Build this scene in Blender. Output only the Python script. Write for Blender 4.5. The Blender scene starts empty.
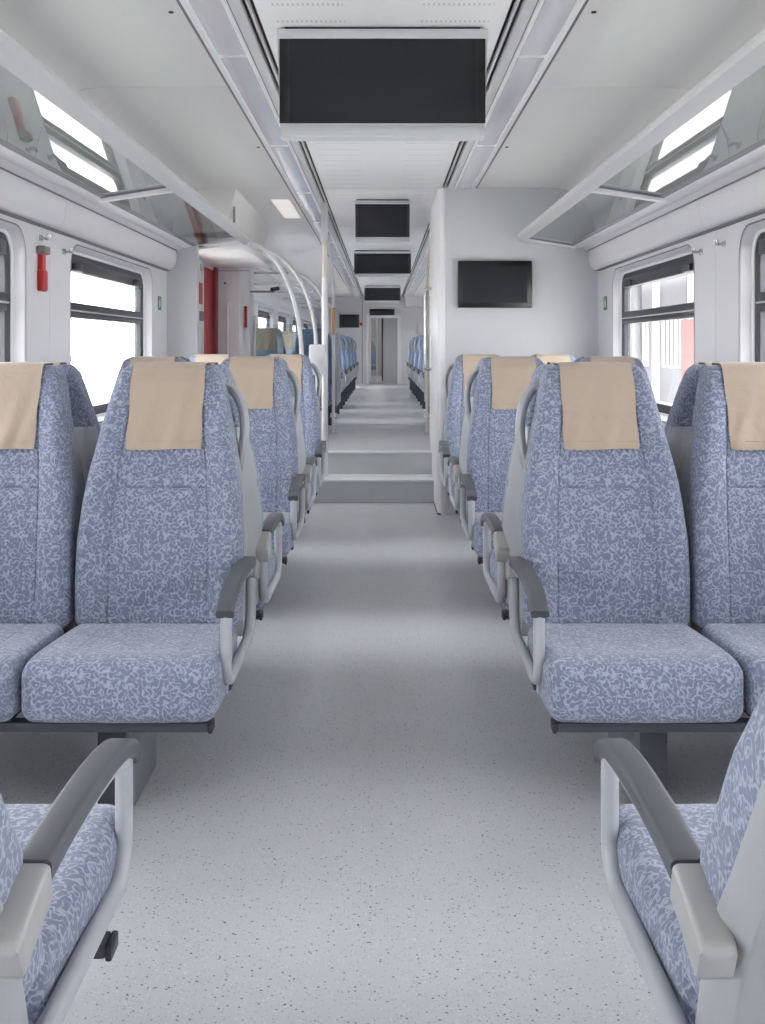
import bpy, bmesh, math, random
from mathutils import Vector, Matrix
random.seed(7)
C = bpy.context.scene.collection
sc = bpy.context.scene
PI = math.pi

# ---------------------------------------------------------------- camera, world, exposure
cam = bpy.data.objects.new('camera', bpy.data.cameras.new('camera'))
C.objects.link(cam); sc.camera = cam
cam.location = (0, 0, 1.2); cam.rotation_euler = (PI/2, 0, 0)
cam.data.sensor_fit = 'AUTO'; cam.data.sensor_width = 36
cam.data.lens = 36*1110/1024
cam.data.shift_y = -165/1024; cam.data.shift_x = 0.0
cam.data.clip_start = 0.02

SKY = 5.2
w = bpy.data.worlds.new('sky'); sc.world = w; w.use_nodes = True
bg = w.node_tree.nodes['Background']
bg.inputs[0].default_value = (0.97, 0.99, 1.0, 1); bg.inputs[1].default_value = SKY
sc.view_settings.view_transform = 'Standard'; sc.view_settings.look = 'None'
sc.view_settings.gamma = 1; sc.view_settings.use_curve_mapping = False
sc.view_settings.exposure = 1.19
sc.cycles.use_denoising = True
sc.cycles.max_bounces = 14; sc.cycles.diffuse_bounces = 8; sc.cycles.glossy_bounces = 5
sc.cycles.transparent_max_bounces = 16

WIN = [(-2.46,-0.51), (0.19,2.14), (2.84,4.79), (5.48,7.43)]          # windows of the lower saloon
WINU = [(11.1+2.65*k, 13.05+2.65*k) for k in range(5)]                # windows of the upper saloon
def portal(x, y, z, sy, sz, d):
    l = bpy.data.lights.new('window_portal', 'AREA'); l.shape = 'RECTANGLE'; l.size = sy; l.size_y = sz
    l.cycles.is_portal = True
    o = bpy.data.objects.new('window_portal', l); C.objects.link(o)
    o.location = (x, y, z); o.rotation_euler = Matrix(((0,0,-d),(1,0,0),(0,-d,0))).to_euler() if False else (0, 0, 0)
    o.rotation_mode = 'QUATERNION'
    o.rotation_quaternion = Vector((d,0,0)).to_track_quat('-Z', 'Z')
for s in (-1, 1):
    for (a, b) in WIN + WINU:
        portal(s*1.625, (a+b)/2, 1.26, b-a, .92, -s)

# ---------------------------------------------------------------- materials
def srgb(r, g, b):
    f = lambda c: (c/255/12.92) if c/255 <= .04045 else ((c/255+.055)/1.055)**2.4
    return (f(r), f(g), f(b), 1)
MATS = {}
def mat(name, col, rough=.5, metal=0, spec=.5, emit=None, es=0, bump=0, bscale=200, coat=0, var=0):
    m = bpy.data.materials.new(name); m.use_nodes = True
    nt = m.node_tree; p = nt.nodes['Principled BSDF']
    p.inputs['Base Color'].default_value = col; p.inputs['Roughness'].default_value = rough
    p.inputs['Metallic'].default_value = metal; p.inputs['Specular IOR Level'].default_value = spec
    p.inputs['Coat Weight'].default_value = coat; p.inputs['Coat Roughness'].default_value = .15
    if emit: p.inputs['Emission Color'].default_value = emit; p.inputs['Emission Strength'].default_value = es
    tc = nt.nodes.new('ShaderNodeTexCoord')
    if bump:
        n = nt.nodes.new('ShaderNodeTexNoise'); n.inputs['Scale'].default_value = bscale; n.inputs['Detail'].default_value = 3
        b = nt.nodes.new('ShaderNodeBump'); b.inputs['Strength'].default_value = bump; b.inputs['Distance'].default_value = .002
        nt.links.new(tc.outputs['Object'], n.inputs['Vector']); nt.links.new(n.outputs['Fac'], b.inputs['Height'])
        nt.links.new(b.outputs['Normal'], p.inputs['Normal'])
    if var:
        n = nt.nodes.new('ShaderNodeTexNoise'); n.inputs['Scale'].default_value = 2.5; n.inputs['Detail'].default_value = 4
        mx = nt.nodes.new('ShaderNodeMix'); mx.data_type = 'RGBA'
        mx.inputs[6].default_value = tuple(c*(1-var) for c in col[:3])+(1,); mx.inputs[7].default_value = tuple(min(1, c*(1+var)) for c in col[:3])+(1,)
        nt.links.new(tc.outputs['Object'], n.inputs['Vector']); nt.links.new(n.outputs['Fac'], mx.inputs[0])
        nt.links.new(mx.outputs[2], p.inputs['Base Color'])
    MATS[name] = m
    return m
mat('panel', srgb(211,210,213), .42, bump=.04, bscale=300, var=.02)
mat('ceiling_paint', srgb(232,230,228), .38, bump=.03, bscale=300, var=.02)
mat('centre_paint', srgb(222,222,222), .45, var=.02)
mat('partition', srgb(196,197,201), .4, bump=.04, bscale=250, var=.02)
mat('trim_white', srgb(226,226,228), .35)
mat('rail_grey', srgb(196,197,198), .33)
mat('shell', srgb(160,162,165), .38, bump=.1, bscale=700)
mat('arm_tube', srgb(172,174,180), .28, spec=.6)
mat('arm_bracket', srgb(160,160,159), .35)
mat('pad', srgb(84,86,92), .5, bump=.15, bscale=900)
mat('dark_frame', srgb(62,66,74), .45)
mat('pedestal', srgb(112,116,122), .45, var=.05)
mat('rubber', srgb(46,48,54), .45)
mat('black_metal', srgb(52,54,60), .35)
mat('dark_gap', srgb(38,38,42), .7)
mat('gap_grey', srgb(130,130,134), .7)
mat('screen', srgb(30,32,36), .22, spec=.4)
mat('bezel', srgb(16,17,19), .3)
mat('monitor_case', srgb(200,202,204), .35)
mat('cover_edge', srgb(170,150,130), .8)
mat('red', srgb(178,30,36), .4)
mat('dark_red', srgb(122,26,32), .4)
mat('hammer_grey', srgb(120,110,108), .45)
mat('green', srgb(40,120,84), .5)
mat('white_mark', srgb(240,242,240), .5)
mat('chrome', srgb(190,192,194), .22, metal=.8)
mat('pole_cream', srgb(222,212,202), .35)
mat('pole_white', srgb(226,226,228), .3)
mat('pole_orange', srgb(214,164,110), .35)
mat('diffuser', srgb(188,190,197), .14, emit=(1,.98,.95,1), es=.02, coat=.4)
mat('square_lamp', srgb(240,236,226), .4, emit=(1,.95,.86,1), es=.2)
mat('next_fill_glow', srgb(240,236,226), .4, emit=(1,.97,.92,1), es=1.5)  # glow of the added lamp that brightens the next carriage
mat('step_riser', srgb(198,201,204), .5, var=.05)
mat('nosing', srgb(226,228,229), .4)
mat('door_grey', srgb(168,168,170), .4)
mat('platform', srgb(226,225,222), .8, var=.1)
mat('facade', srgb(140,140,144), .8, var=.06)
mat('facade_dark', srgb(120,122,126), .7)
mat('facade_red', srgb(170,118,118), .7)
mat('tactile', srgb(175,165,120), .7)
mat('far_blue', srgb(92,122,176), .8, bump=.3, bscale=300)

def fabric(name, dark, light, sc1=84):
    m = mat(name, dark, .85); nt = m.node_tree; p = nt.nodes['Principled BSDF']
    p.inputs['Sheen Weight'].default_value = .25; p.inputs['Sheen Roughness'].default_value = .5
    p.inputs['Specular IOR Level'].default_value = .2
    N = nt.nodes.new; L = nt.links.new
    tc = N('ShaderNodeTexCoord')
    wp = N('ShaderNodeTexNoise'); wp.inputs['Scale'].default_value = sc1*.9; wp.inputs['Detail'].default_value = 1
    L(tc.outputs['Object'], wp.inputs['Vector'])
    ad = N('ShaderNodeVectorMath'); ad.operation = 'MULTIPLY_ADD'
    ad.inputs[1].default_value = (.010,)*3; L(wp.outputs['Color'], ad.inputs[0]); L(tc.outputs['Object'], ad.inputs[2])
    n = N('ShaderNodeTexNoise'); n.inputs['Scale'].default_value = sc1; n.inputs['Detail'].default_value = 0.0
    L(ad.outputs[0], n.inputs['Vector'])
    # worm-like contour lines of a smooth field
    a = N('ShaderNodeMath'); a.operation = 'MULTIPLY'; a.inputs[1].default_value = 15; L(n.outputs['Fac'], a.inputs[0])
    s = N('ShaderNodeMath'); s.operation = 'SINE'; L(a.outputs[0], s.inputs[0])
    r = N('ShaderNodeMapRange'); r.inputs['From Min'].default_value = -.1; r.inputs['From Max'].default_value = .7
    L(s.outputs[0], r.inputs['Value'])
    # break the lines up
    n2 = N('ShaderNodeTexNoise'); n2.inputs['Scale'].default_value = sc1*1.1; n2.inputs['Detail'].default_value = 1
    L(tc.outputs['Object'], n2.inputs['Vector'])
    r2 = N('ShaderNodeMapRange'); r2.inputs['From Min'].default_value = .34; r2.inputs['From Max'].default_value = .50
    r2.inputs['To Min'].default_value = .15
    L(n2.outputs['Fac'], r2.inputs['Value'])
    mu = N('ShaderNodeMath'); mu.operation = 'MULTIPLY'; L(r.outputs[0], mu.inputs[0]); L(r2.outputs[0], mu.inputs[1])
    n3 = N('ShaderNodeTexNoise'); n3.inputs['Scale'].default_value = 900; L(tc.outputs['Object'], n3.inputs['Vector'])
    m3 = N('ShaderNodeMapRange'); m3.inputs['From Min'].default_value = .3; m3.inputs['From Max'].default_value = .7
    m3.inputs['To Min'].default_value = .85; m3.inputs['To Max'].default_value = 1.12; L(n3.outputs['Fac'], m3.inputs['Value'])
    mx = N('ShaderNodeMix'); mx.data_type = 'RGBA'; mx.inputs[6].default_value = dark; mx.inputs[7].default_value = light
    L(mu.outputs[0], mx.inputs[0])
    vm = N('ShaderNodeVectorMath'); vm.operation = 'SCALE'; L(mx.outputs[2], vm.inputs[0]); L(m3.outputs[0], vm.inputs[3])
    L(vm.outputs[0], p.inputs['Base Color'])
    b = N('ShaderNodeBump'); b.inputs['Strength'].default_value = .35; b.inputs['Distance'].default_value = .0015
    L(mu.outputs[0], b.inputs['Height']); L(b.outputs['Normal'], p.inputs['Normal'])
    return m
fabric('fabric', srgb(115,122,143), srgb(156,163,182))
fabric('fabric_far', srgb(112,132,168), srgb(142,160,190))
fabric('fabric_glass_veil', srgb(146,162,182), srgb(160,174,192))  # pale veil of the glass draught screen put into the fabric colour

def cloth_mat():
    m = mat('tan_cloth', srgb(177,161,146), .8); nt = m.node_tree; p = nt.nodes['Principled BSDF']
    N = nt.nodes.new; L = nt.links.new
    p.inputs['Sheen Weight'].default_value = .15; p.inputs['Specular IOR Level'].default_value = .2
    tc = N('ShaderNodeTexCoord')
    n = N('ShaderNodeTexNoise'); n.inputs['Scale'].default_value = 9; n.inputs['Detail'].default_value = 3; n.inputs['Distortion'].default_value = .8
    L(tc.outputs['Object'], n.inputs['Vector'])
    wv = N('ShaderNodeTexNoise'); wv.inputs['Scale'].default_value = 900; L(tc.outputs['Object'], wv.inputs['Vector'])
    b = N('ShaderNodeBump'); b.inputs['Strength'].default_value = .5; b.inputs['Distance'].default_value = .012
    L(n.outputs['Fac'], b.inputs['Height'])
    b2 = N('ShaderNodeBump'); b2.inputs['Strength'].default_value = .2; b2.inputs['Distance'].default_value = .001
    L(wv.outputs['Fac'], b2.inputs['Height']); L(b.outputs['Normal'], b2.inputs['Normal']); L(b2.outputs['Normal'], p.inputs['Normal'])
cloth_mat()

def floor_mat():
    m = mat('floor_vinyl', srgb(188,190,197), .34); nt = m.node_tree; p = nt.nodes['Principled BSDF']
    p.inputs['Specular IOR Level'].default_value = .5
    N = nt.nodes.new; L = nt.links.new
    tc = N('ShaderNodeTexCoord'); col = None
    base = N('ShaderNodeTexNoise'); base.inputs['Scale'].default_value = 3; base.inputs['Detail'].default_value = 6
    L(tc.outputs['Object'], base.inputs['Vector'])
    mx = N('ShaderNodeMix'); mx.data_type = 'RGBA'; mx.inputs[6].default_value = srgb(192,193,198); mx.inputs[7].default_value = srgb(206,207,211)
    L(base.outputs['Fac'], mx.inputs[0]); col = mx.outputs[2]
    for scale, thr, rad, c, amt in ((85, .62, .20, srgb(92,96,108), .95), (150, .5, .26, srgb(150,158,176), .8), (120, .6, .26, srgb(222,224,226), .7), (40, .8, .10, srgb(60,62,72), 1)):
        v = N('ShaderNodeTexVoronoi'); v.inputs['Scale'].default_value = scale; L(tc.outputs['Object'], v.inputs['Vector'])
        lt = N('ShaderNodeMath'); lt.operation = 'LESS_THAN'; lt.inputs[1].default_value = rad; L(v.outputs['Distance'], lt.inputs[0])
        sp = N('ShaderNodeSeparateColor'); L(v.outputs['Color'], sp.inputs[0])
        gt = N('ShaderNodeMath'); gt.operation = 'GREATER_THAN'; gt.inputs[1].default_value = thr; L(sp.outputs[0], gt.inputs[0])
        mu = N('ShaderNodeMath'); mu.operation = 'MULTIPLY'; L(lt.outputs[0], mu.inputs[0]); L(gt.outputs[0], mu.inputs[1])
        m2 = N('ShaderNodeMath'); m2.operation = 'MULTIPLY'; m2.inputs[1].default_value = amt; L(mu.outputs[0], m2.inputs[0])
        x = N('ShaderNodeMix'); x.data_type = 'RGBA'; x.inputs[7].default_value = c; L(m2.outputs[0], x.inputs[0]); L(col, x.inputs[6]); col = x.outputs[2]
    L(col, p.inputs['Base Color'])
floor_mat()

def glass(name, tint, ior, rough=0.0):
    m = bpy.data.materials.new(name); m.use_nodes = True; nt = m.node_tree; nt.nodes.clear()
    N = nt.nodes.new; L = nt.links.new
    o = N('ShaderNodeOutputMaterial'); t = N('ShaderNodeBsdfTransparent'); t.inputs[0].default_value = tint
    g = N('ShaderNodeBsdfGlossy'); g.inputs['Roughness'].default_value = rough
    f = N('ShaderNodeFresnel'); f.inputs['IOR'].default_value = ior
    ge = N('ShaderNodeNewGeometry'); nf = N('ShaderNodeVectorMath'); nf.operation = 'MULTIPLY'
    mx = N('ShaderNodeMixShader'); L(f.outputs[0], mx.inputs[0]); L(t.outputs[0], mx.inputs[1]); L(g.outputs[0], mx.inputs[2])
    iv = N('ShaderNodeMath'); iv.operation = 'SUBTRACT'; iv.inputs[0].default_value = 1; L(ge.outputs['Backfacing'], iv.inputs[1])
    mu = N('ShaderNodeMath'); mu.operation = 'MULTIPLY'; L(iv.outputs[0], mu.inputs[0]); L(f.outputs[0], mu.inputs[1]); L(mu.outputs[0], mx.inputs[0])
    nt.nodes.remove(nf)
    L(mx.outputs[0], o.inputs[0]); MATS[name] = m
glass('window_glass', (.955,.95,.95,1), 1.3)
glass('shelf_glass', (.78,.82,.815,1), 1.9, .01)
glass('screen_glass', (.86,.92,.93,1), 1.35)

# perforated centre panel of the ceiling: fine slits too small to model one by one
def perf():
    m = MATS['centre_paint']; nt = m.node_tree; p = nt.nodes['Principled BSDF']; N = nt.nodes.new; L = nt.links.new
    tc = N('ShaderNodeTexCoord'); s = N('ShaderNodeSeparateXYZ'); L(tc.outputs['Object'], s.inputs[0])
    def mth(op, a, b=None, c=None):
        n = N('ShaderNodeMath'); n.operation = op
        for i, v in enumerate((a, b, c)):
            if v is None: continue
            if isinstance(v, (int, float)): n.inputs[i].default_value = v
            else: L(v, n.inputs[i])
        return n.outputs[0]
    fx = mth('FRACT', mth('MULTIPLY', s.outputs[0], 60)); fy = mth('FRACT', mth('MULTIPLY', s.outputs[1], 5.2))
    ax = mth('ABSOLUTE', s.outputs[0])
    k = mth('MULTIPLY', mth('LESS_THAN', fx, .4), mth('LESS_THAN', fy, .13))
    k = mth('MULTIPLY', k, mth('MULTIPLY', mth('GREATER_THAN', ax, .13), mth('LESS_THAN', ax, .37)))
    k = mth('MULTIPLY', k, .45)
    mx = N('ShaderNodeMix'); mx.data_type = 'RGBA'; L(k, mx.inputs[0]); mx.inputs[6].default_value = srgb(222,222,222); mx.inputs[7].default_value = srgb(120,120,122)
    L(mx.outputs[2], p.inputs['Base Color'])
perf()

# ---------------------------------------------------------------- mesh helpers
class MB:
    def __init__(s): s.v = []; s.f = []
    def add(s, v, f):
        n = len(s.v); s.v += [tuple(p) for p in v]; s.f += [tuple(i+n for i in q) for q in f]; return s
    def box(s, x0, x1, y0, y1, z0, z1, b=0, rot=None, seg=2):
        bm = bmesh.new(); bmesh.ops.create_cube(bm, size=1)
        cx, cy, cz = (x0+x1)/2, (y0+y1)/2, (z0+z1)/2
        for q in bm.verts: q.co = Vector((q.co.x*(x1-x0), q.co.y*(y1-y0), q.co.z*(z1-z0)))
        if b: bmesh.ops.bevel(bm, geom=list(bm.edges), offset=b, segments=seg, affect='EDGES', profile=.5)
        if rot is not None:
            bmesh.ops.transform(bm, matrix=rot.to_4x4(), verts=bm.verts)
        bm.verts.index_update()
        s.add([(q.co.x+cx, q.co.y+cy, q.co.z+cz) for q in bm.verts], [[q.index for q in f.verts] for f in bm.faces]); bm.free(); return s
    def prism(s, prof, y0, y1):      # prof: list of (x,z) closed, extruded along y
        n = len(prof); v = [(x, y0, z) for x, z in prof]+[(x, y1, z) for x, z in prof]
        f = [(i, (i+1) % n, n+(i+1) % n, n+i) for i in range(n)]+[tuple(range(n))[::-1], tuple(range(n, 2*n))]
        return s.add(v, f)
    def prismx(s, prof, x0, x1):     # prof: list of (y,z) closed, extruded along x
        n = len(prof); v = [(x0, y, z) for y, z in prof]+[(x1, y, z) for y, z in prof]
        f = [(i, (i+1) % n, n+(i+1) % n, n+i) for i in range(n)]+[tuple(range(n))[::-1], tuple(range(n, 2*n))]
        return s.add(v, f)
    def tube(s, pts, r, seg=12, ry=None, closed=False):
        pts = [Vector(p) for p in pts]; n = len(pts); rings = []
        t0 = (pts[1]-pts[0]).normalized()
        up = Vector((1,0,0)) if abs(t0.x) < .9 else Vector((0,1,0))
        for i, p in enumerate(pts):
            if closed: t = (pts[(i+1) % n]-pts[i-1]).normalized()
            else: t = ((pts[min(i+1, n-1)]-pts[max(i-1, 0)])).normalized()
            up = (up-t*up.dot(t)).normalized(); side = t.cross(up)
            rr = r[i] if isinstance(r, (list, tuple)) else r
            rings.append([p+up*(rr*math.cos(2*PI*k/seg))+side*((ry or rr)*math.sin(2*PI*k/seg)) for k in range(seg)])
        v = [q for g in rings for q in g]; f = []
        m = n if closed else n-1
        for i in range(m):
            j = (i+1) % n
            for k in range(seg):
                f.append((i*seg+k, i*seg+(k+1) % seg, j*seg+(k+1) % seg, j*seg+k))
        if not closed: f += [tuple(range(seg))[::-1], tuple(range((n-1)*seg, n*seg))]
        return s.add(v, f)
    def build(s, name, m, parent=None, smooth=True, ang=35):
        me = bpy.data.meshes.new(name); me.from_pydata(s.v, [], s.f); me.validate()
        bm = bmesh.new(); bm.from_mesh(me); bmesh.ops.recalc_face_normals(bm, faces=bm.faces); bm.to_mesh(me); bm.free()
        if smooth:
            for p in me.polygons: p.use_smooth = True
            me.set_sharp_from_angle(angle=math.radians(ang))
        me.materials.append(MATS[m])
        o = bpy.data.objects.new(name, me); C.objects.link(o)
        if parent: o.parent = parent
        return o
def fillet(pts, r, n=6):
    pts = [Vector(p) for p in pts]; out = [pts[0]]
    for i in range(1, len(pts)-1):
        a, b, c = pts[i-1], pts[i], pts[i+1]
        da, dc = (a-b), (c-b); rr = min(r, da.length*.49, dc.length*.49)
        p, q = b+da.normalized()*rr, b+dc.normalized()*rr
        for k in range(n+1):
            t = k/n; out.append(p*(1-t)**2+b*2*t*(1-t)+q*t*t)
    out.append(pts[-1]); return out
def tag(o, label=None, cat=None, group=None, kind=None):
    if label: o['label'] = label
    if cat: o['category'] = cat
    if group: o['group'] = group
    if kind: o['kind'] = kind
    return o
def empty(name, loc=(0,0,0), rz=0):
    o = bpy.data.objects.new(name, None); C.objects.link(o); o.location = loc; o.rotation_euler = (0,0,rz)
    o.empty_display_size = .05; return o
def struct(name, loc=(0,0,0)): return tag(empty(name, loc), kind='structure')
KIDS = {}
def copy_tree(o, parent=None):
    c = o.copy(); C.objects.link(c); c.parent = parent
    for ch in list(o.children): copy_tree(ch, c)
    return c
def lerp_table(t, z):
    if z <= t[0][0]: return t[0][1]
    for (a, va), (b, vb) in zip(t, t[1:]):
        if z <= b:
            k = (z-a)/(b-a); k = k*k*(3-2*k)*.35+k*.65; return va+(vb-va)*k
    return t[-1][1]
def gridbox(xs, ys, zs, r, fn):
    """rounded box whose faces are grids over the coordinate lists, deformed by fn"""
    h = (Vector((xs[0],ys[0],zs[0])), Vector((xs[-1],ys[-1],zs[-1])))
    key = {}; v = []; f = []
    def vid(i, j, k):
        if (i,j,k) in key: return key[(i,j,k)]
        p = Vector((xs[i],ys[j],zs[k]))
        q = Vector((min(max(p[a], h[0][a]+r), h[1][a]-r) for a in range(3)))
        d = p-q
        if d.length > 1e-9:
            # corner grid points get pushed on the rounding sphere
            p = q+d.normalized()*r
        v.append(fn(p)); key[(i,j,k)] = len(v)-1; return len(v)-1
    X, Y, Z = len(xs)-1, len(ys)-1, len(zs)-1
    for i in range(X):
        for j in range(Y):
            for k in (0, Z): f.append((vid(i,j,k), vid(i+1,j,k), vid(i+1,j+1,k), vid(i,j+1,k)))
    for i in range(X):
        for k in range(Z):
            for j in (0, Y): f.append((vid(i,j,k), vid(i+1,j,k), vid(i+1,j,k+1), vid(i,j,k+1)))
    for j in range(Y):
        for k in range(Z):
            for i in (0, X): f.append((vid(i,j,k), vid(i,j+1,k), vid(i,j+1,k+1), vid(i,j,k+1)))
    return v, f
def axis(a, b, step, r, extra=()):
    """grid coordinates: fine near the ends (rounding), even in the middle, extra lines at seams"""
    s = {a, b}
    for k in range(1, 6):
        t = r*(1-math.tan(math.radians(45*(1-k/5))) if k < 5 else 1)
        t = r*k/5; s.add(a+t); s.add(b-t)
    n = max(1, int((b-a-2*r)/step))
    for k in range(1, n): s.add(a+r+(b-a-2*r)*k/n)
    for e in extra:
        for d in (-.007, -.003, 0, .003, .007): s.add(e+d)
    out = sorted(s); res = [out[0]]
    for q in out[1:]:
        if q-res[-1] > .0012 or q == b: res.append(q)
    return res

# ---------------------------------------------------------------- the setting
# floor
fl = MB().box(-1.6, 1.6, -3.2, 8.54, -.12, 0).build('floor', 'floor_vinyl', smooth=False); tag(fl, kind='structure')
fu = MB().box(-1.6, 1.6, 8.94, 32.5, .1, .36).build('floor', 'floor_vinyl', smooth=False); tag(fu, 'raised grey speckled vinyl floor of the upper saloon', kind='structure')
tr = struct('trim_1'); tr['label'] = 'two grey steps up to the raised saloon'
MB().box(-1.6, 1.6, 8.54, 8.93, -.1, .165).build('step', 'step_riser', tr, False)
MB().box(-1.6, 1.6, 8.52, 8.93, .165, .18, .003).build('step_nosing', 'nosing', tr)
MB().box(-1.6, 1.6, 8.92, 8.94, .12, .345).build('riser', 'step_riser', tr, False)
MB().box(-1.6, 1.6, 8.90, 8.99, .345, .3615, .003).build('step_nosing', 'nosing', tr)

# side walls: panels with window openings
def rr(y0, y1, z0, z1, r, n=6):
    out = []
    for cy, cz, a0 in ((y1-r, z0+r, -90), (y1-r, z1-r, 0), (y0+r, z1-r, 90), (y0+r, z0+r, 180)):
        for k in range(n+1):
            a = math.radians(a0+90*k/n); out.append((cy+r*math.cos(a), cz+r*math.sin(a), cy, cz, a))
    return out
def outer(pt, y0, y1, z0, z1):
    _, _, cy, cz, a = pt; dy, dz = math.cos(a), math.sin(a)
    ts = []
    if dy > 1e-6: ts.append((y1-cy)/dy)
    if dy < -1e-6: ts.append((y0-cy)/dy)
    if dz > 1e-6: ts.append((z1-cz)/dz)
    if dz < -1e-6: ts.append((z0-cz)/dz)
    t = min(ts); return (cy+dy*t, cz+dz*t)
def ring(mb, A, B, xa, xb):
    n = len(A); v = [(xa, p[0], p[1]) for p in A]+[(xb, p[0], p[1]) for p in B]
    mb.add(v, [(i, (i+1) % n, n+(i+1) % n, n+i) for i in range(n)])
WX = 1.54
def wall_panel(s, y0, y1, win, z0, z1, parent):
    mb = MB(); wy0, wy1 = win; g = .002
    y0 += g; y1 -= g
    O = rr(wy0, wy1, .79, 1.715, .13)
    OUT = [outer(p, y0, y1, z0, z1) for p in O]
    for (cy, cz) in ((y1,z0),(y1,z1),(y0,z1),(y0,z0)):          # snap corners
        i = min(range(len(OUT)), key=lambda i: (OUT[i][0]-cy)**2+(OUT[i][1]-cz)**2); OUT[i] = (cy, cz)
    I1 = rr(wy0+.006, wy1-.006, .796, 1.709, .124)
    I2 = rr(wy0+.022, wy1-.022, .812, 1.693, .108)
    I3 = rr(wy0+.03, wy1-.03, .82, 1.685, .10)
    ring(mb, OUT, O, s*WX, s*WX)
    ring(mb, O, I1, s*WX, s*(WX+.006)); ring(mb, I1, I2, s*(WX+.006), s*(WX+.05)); ring(mb, I2, I3, s*(WX+.05), s*(WX+.09))
    ring(mb, OUT, OUT, s*WX, s*(WX+.012))
    return mb.build('wall_panel', 'panel', parent, ang=50)
win_n = [0]
def window(s, win, hopper=True):
    win_n[0] += 1
    wy0, wy1 = win; t = struct('window_%d' % win_n[0], (s*(WX+.06), (wy0+wy1)/2, .8))
    ox, oy, oz = t.location
    def loc(mb): mb.v = [(x-ox, y-oy, z-oz) for x, y, z in mb.v]; return mb
    # outer bright liner then black frame
    A, B = rr(wy0+.022, wy1-.022, .812, 1.693, .108), rr(wy0+.034, wy1-.034, .824, 1.681, .098)
    mb = MB(); ring(mb, A, B, s*(WX+.045), s*(WX+.05)); ring(mb, B, B, s*(WX+.05), s*(WX+.075)); loc(mb).build('window_liner', 'trim_white', t)
    G0, G1 = rr(wy0-.004, wy1+.004, .786, 1.719, .134), rr(wy0+.004, wy1-.004, .794, 1.711, .126)
    mb = MB(); ring(mb, G0, G1, s*(WX-.0015), s*(WX-.0015)); ring(mb, G0, G0, s*(WX-.0015), s*WX); loc(mb).build('window_gasket', 'gap_grey', t)
    Ci = rr(wy0+.085, wy1-.085, .872, 1.615, .06)
    mb = MB(); ring(mb, B, B, s*(WX+.10), s*(WX+.056)); ring(mb, B, Ci, s*(WX+.056), s*(WX+.062)); ring(mb, Ci, Ci, s*(WX+.062), s*(WX+.1)); loc(mb).build('window_frame', 'rubber', t)
    # transom bar with its bright line
    loc(MB().box(*sorted((s*(WX+.058), s*(WX+.1))), wy0+.06, wy1-.06, 1.352, 1.432, .006)).build('transom_bar', 'rubber', t)
    loc(MB().box(*sorted((s*(WX+.050), s*(WX+.06))), wy0+.06, wy1-.06, 1.385, 1.393, .002)).build('transom_strip', 'rail_grey', t)
    loc(MB().box(*sorted((s*(WX+.050), s*(WX+.06))), wy0+.09, wy1-.09, 1.352, 1.370, .002)).build('transom_seal', 'black_metal', t)
    # tilting vent: black inner rail with two catches
    m = MB().box(*sorted((s*(WX+.052), s*(WX+.09))), wy0+.085, wy1-.085, 1.590, 1.655, .006); loc(m).build('vent_rail', 'black_metal', t)
    for yy in (wy0+.28, wy1-.28):
        loc(MB().box(*sorted((s*(WX+.03), s*(WX+.055))), yy-.07, yy+.07, 1.59, 1.632, .008)).build('catch', 'rubber', t)
    loc(MB().box(*sorted((s*(WX+.074), s*(WX+.080))), wy0+.06, wy1-.06, 1.42, 1.60)).build('upper_pane', 'window_glass', t, False)
    loc(MB().box(*sorted((s*(WX+.074), s*(WX+.080))), wy0+.06, wy1-.06, .86, 1.36)).build('lower_pane', 'window_glass', t, False)
    return t
def wall(s, name):
    t = struct(name)
    segs = [(-3.1,-.16), (-.16,2.49), (2.49,5.135), (5.135,7.93)]
    for (a, b), wn in zip(segs, WIN): wall_panel(s, a, b, wn, 0, 1.9, t); window(s, wn)
    y = 10.45
    for k, wn in enumerate(WINU):
        b = wn[1]+.35 if k < 4 else 25.3
        wall_panel(s, y, b, wn, .36, 1.9, t); window(s, wn); y = b
    # backing behind the panel joints, and wall above the windows
    for yb in (-.16, 2.49, 5.135): MB().box(*sorted((s*(WX+.006), s*(WX+.02))), yb-.02, yb+.02, 0, 1.9).build('joint_backing', 'gap_grey', t, False)
    MB().box(*sorted((s*WX, s*(WX+.1))), -3.1, 25.3, 1.9, 2.45).build('upper_wall', 'panel', t, False)
    if s > 0:
        MB().box(*sorted((s*WX, s*(WX+.1))), 7.93, 10.45, 0, 1.9).build('side_wall', 'panel', t, False)
    else:
        MB().box(-1.64, -WX, 7.93, 8.3, 0, 1.9).build('side_wall', 'panel', t, False)
        MB().box(-1.64, -WX, 10.2, 10.45, 0, 1.9).build('side_wall', 'panel', t, False)
    # heater duct at the foot of the wall
    MB().prism([(s*1.54,0),(s*1.54,.22),(s*1.50,.22),(s*1.47,.19),(s*1.47,0)], -3.1, 7.93).build('heater_duct', 'panel', t)
    return t
wl = wall(-1, 'wall_left'); wr = wall(1, 'wall_right')

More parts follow.
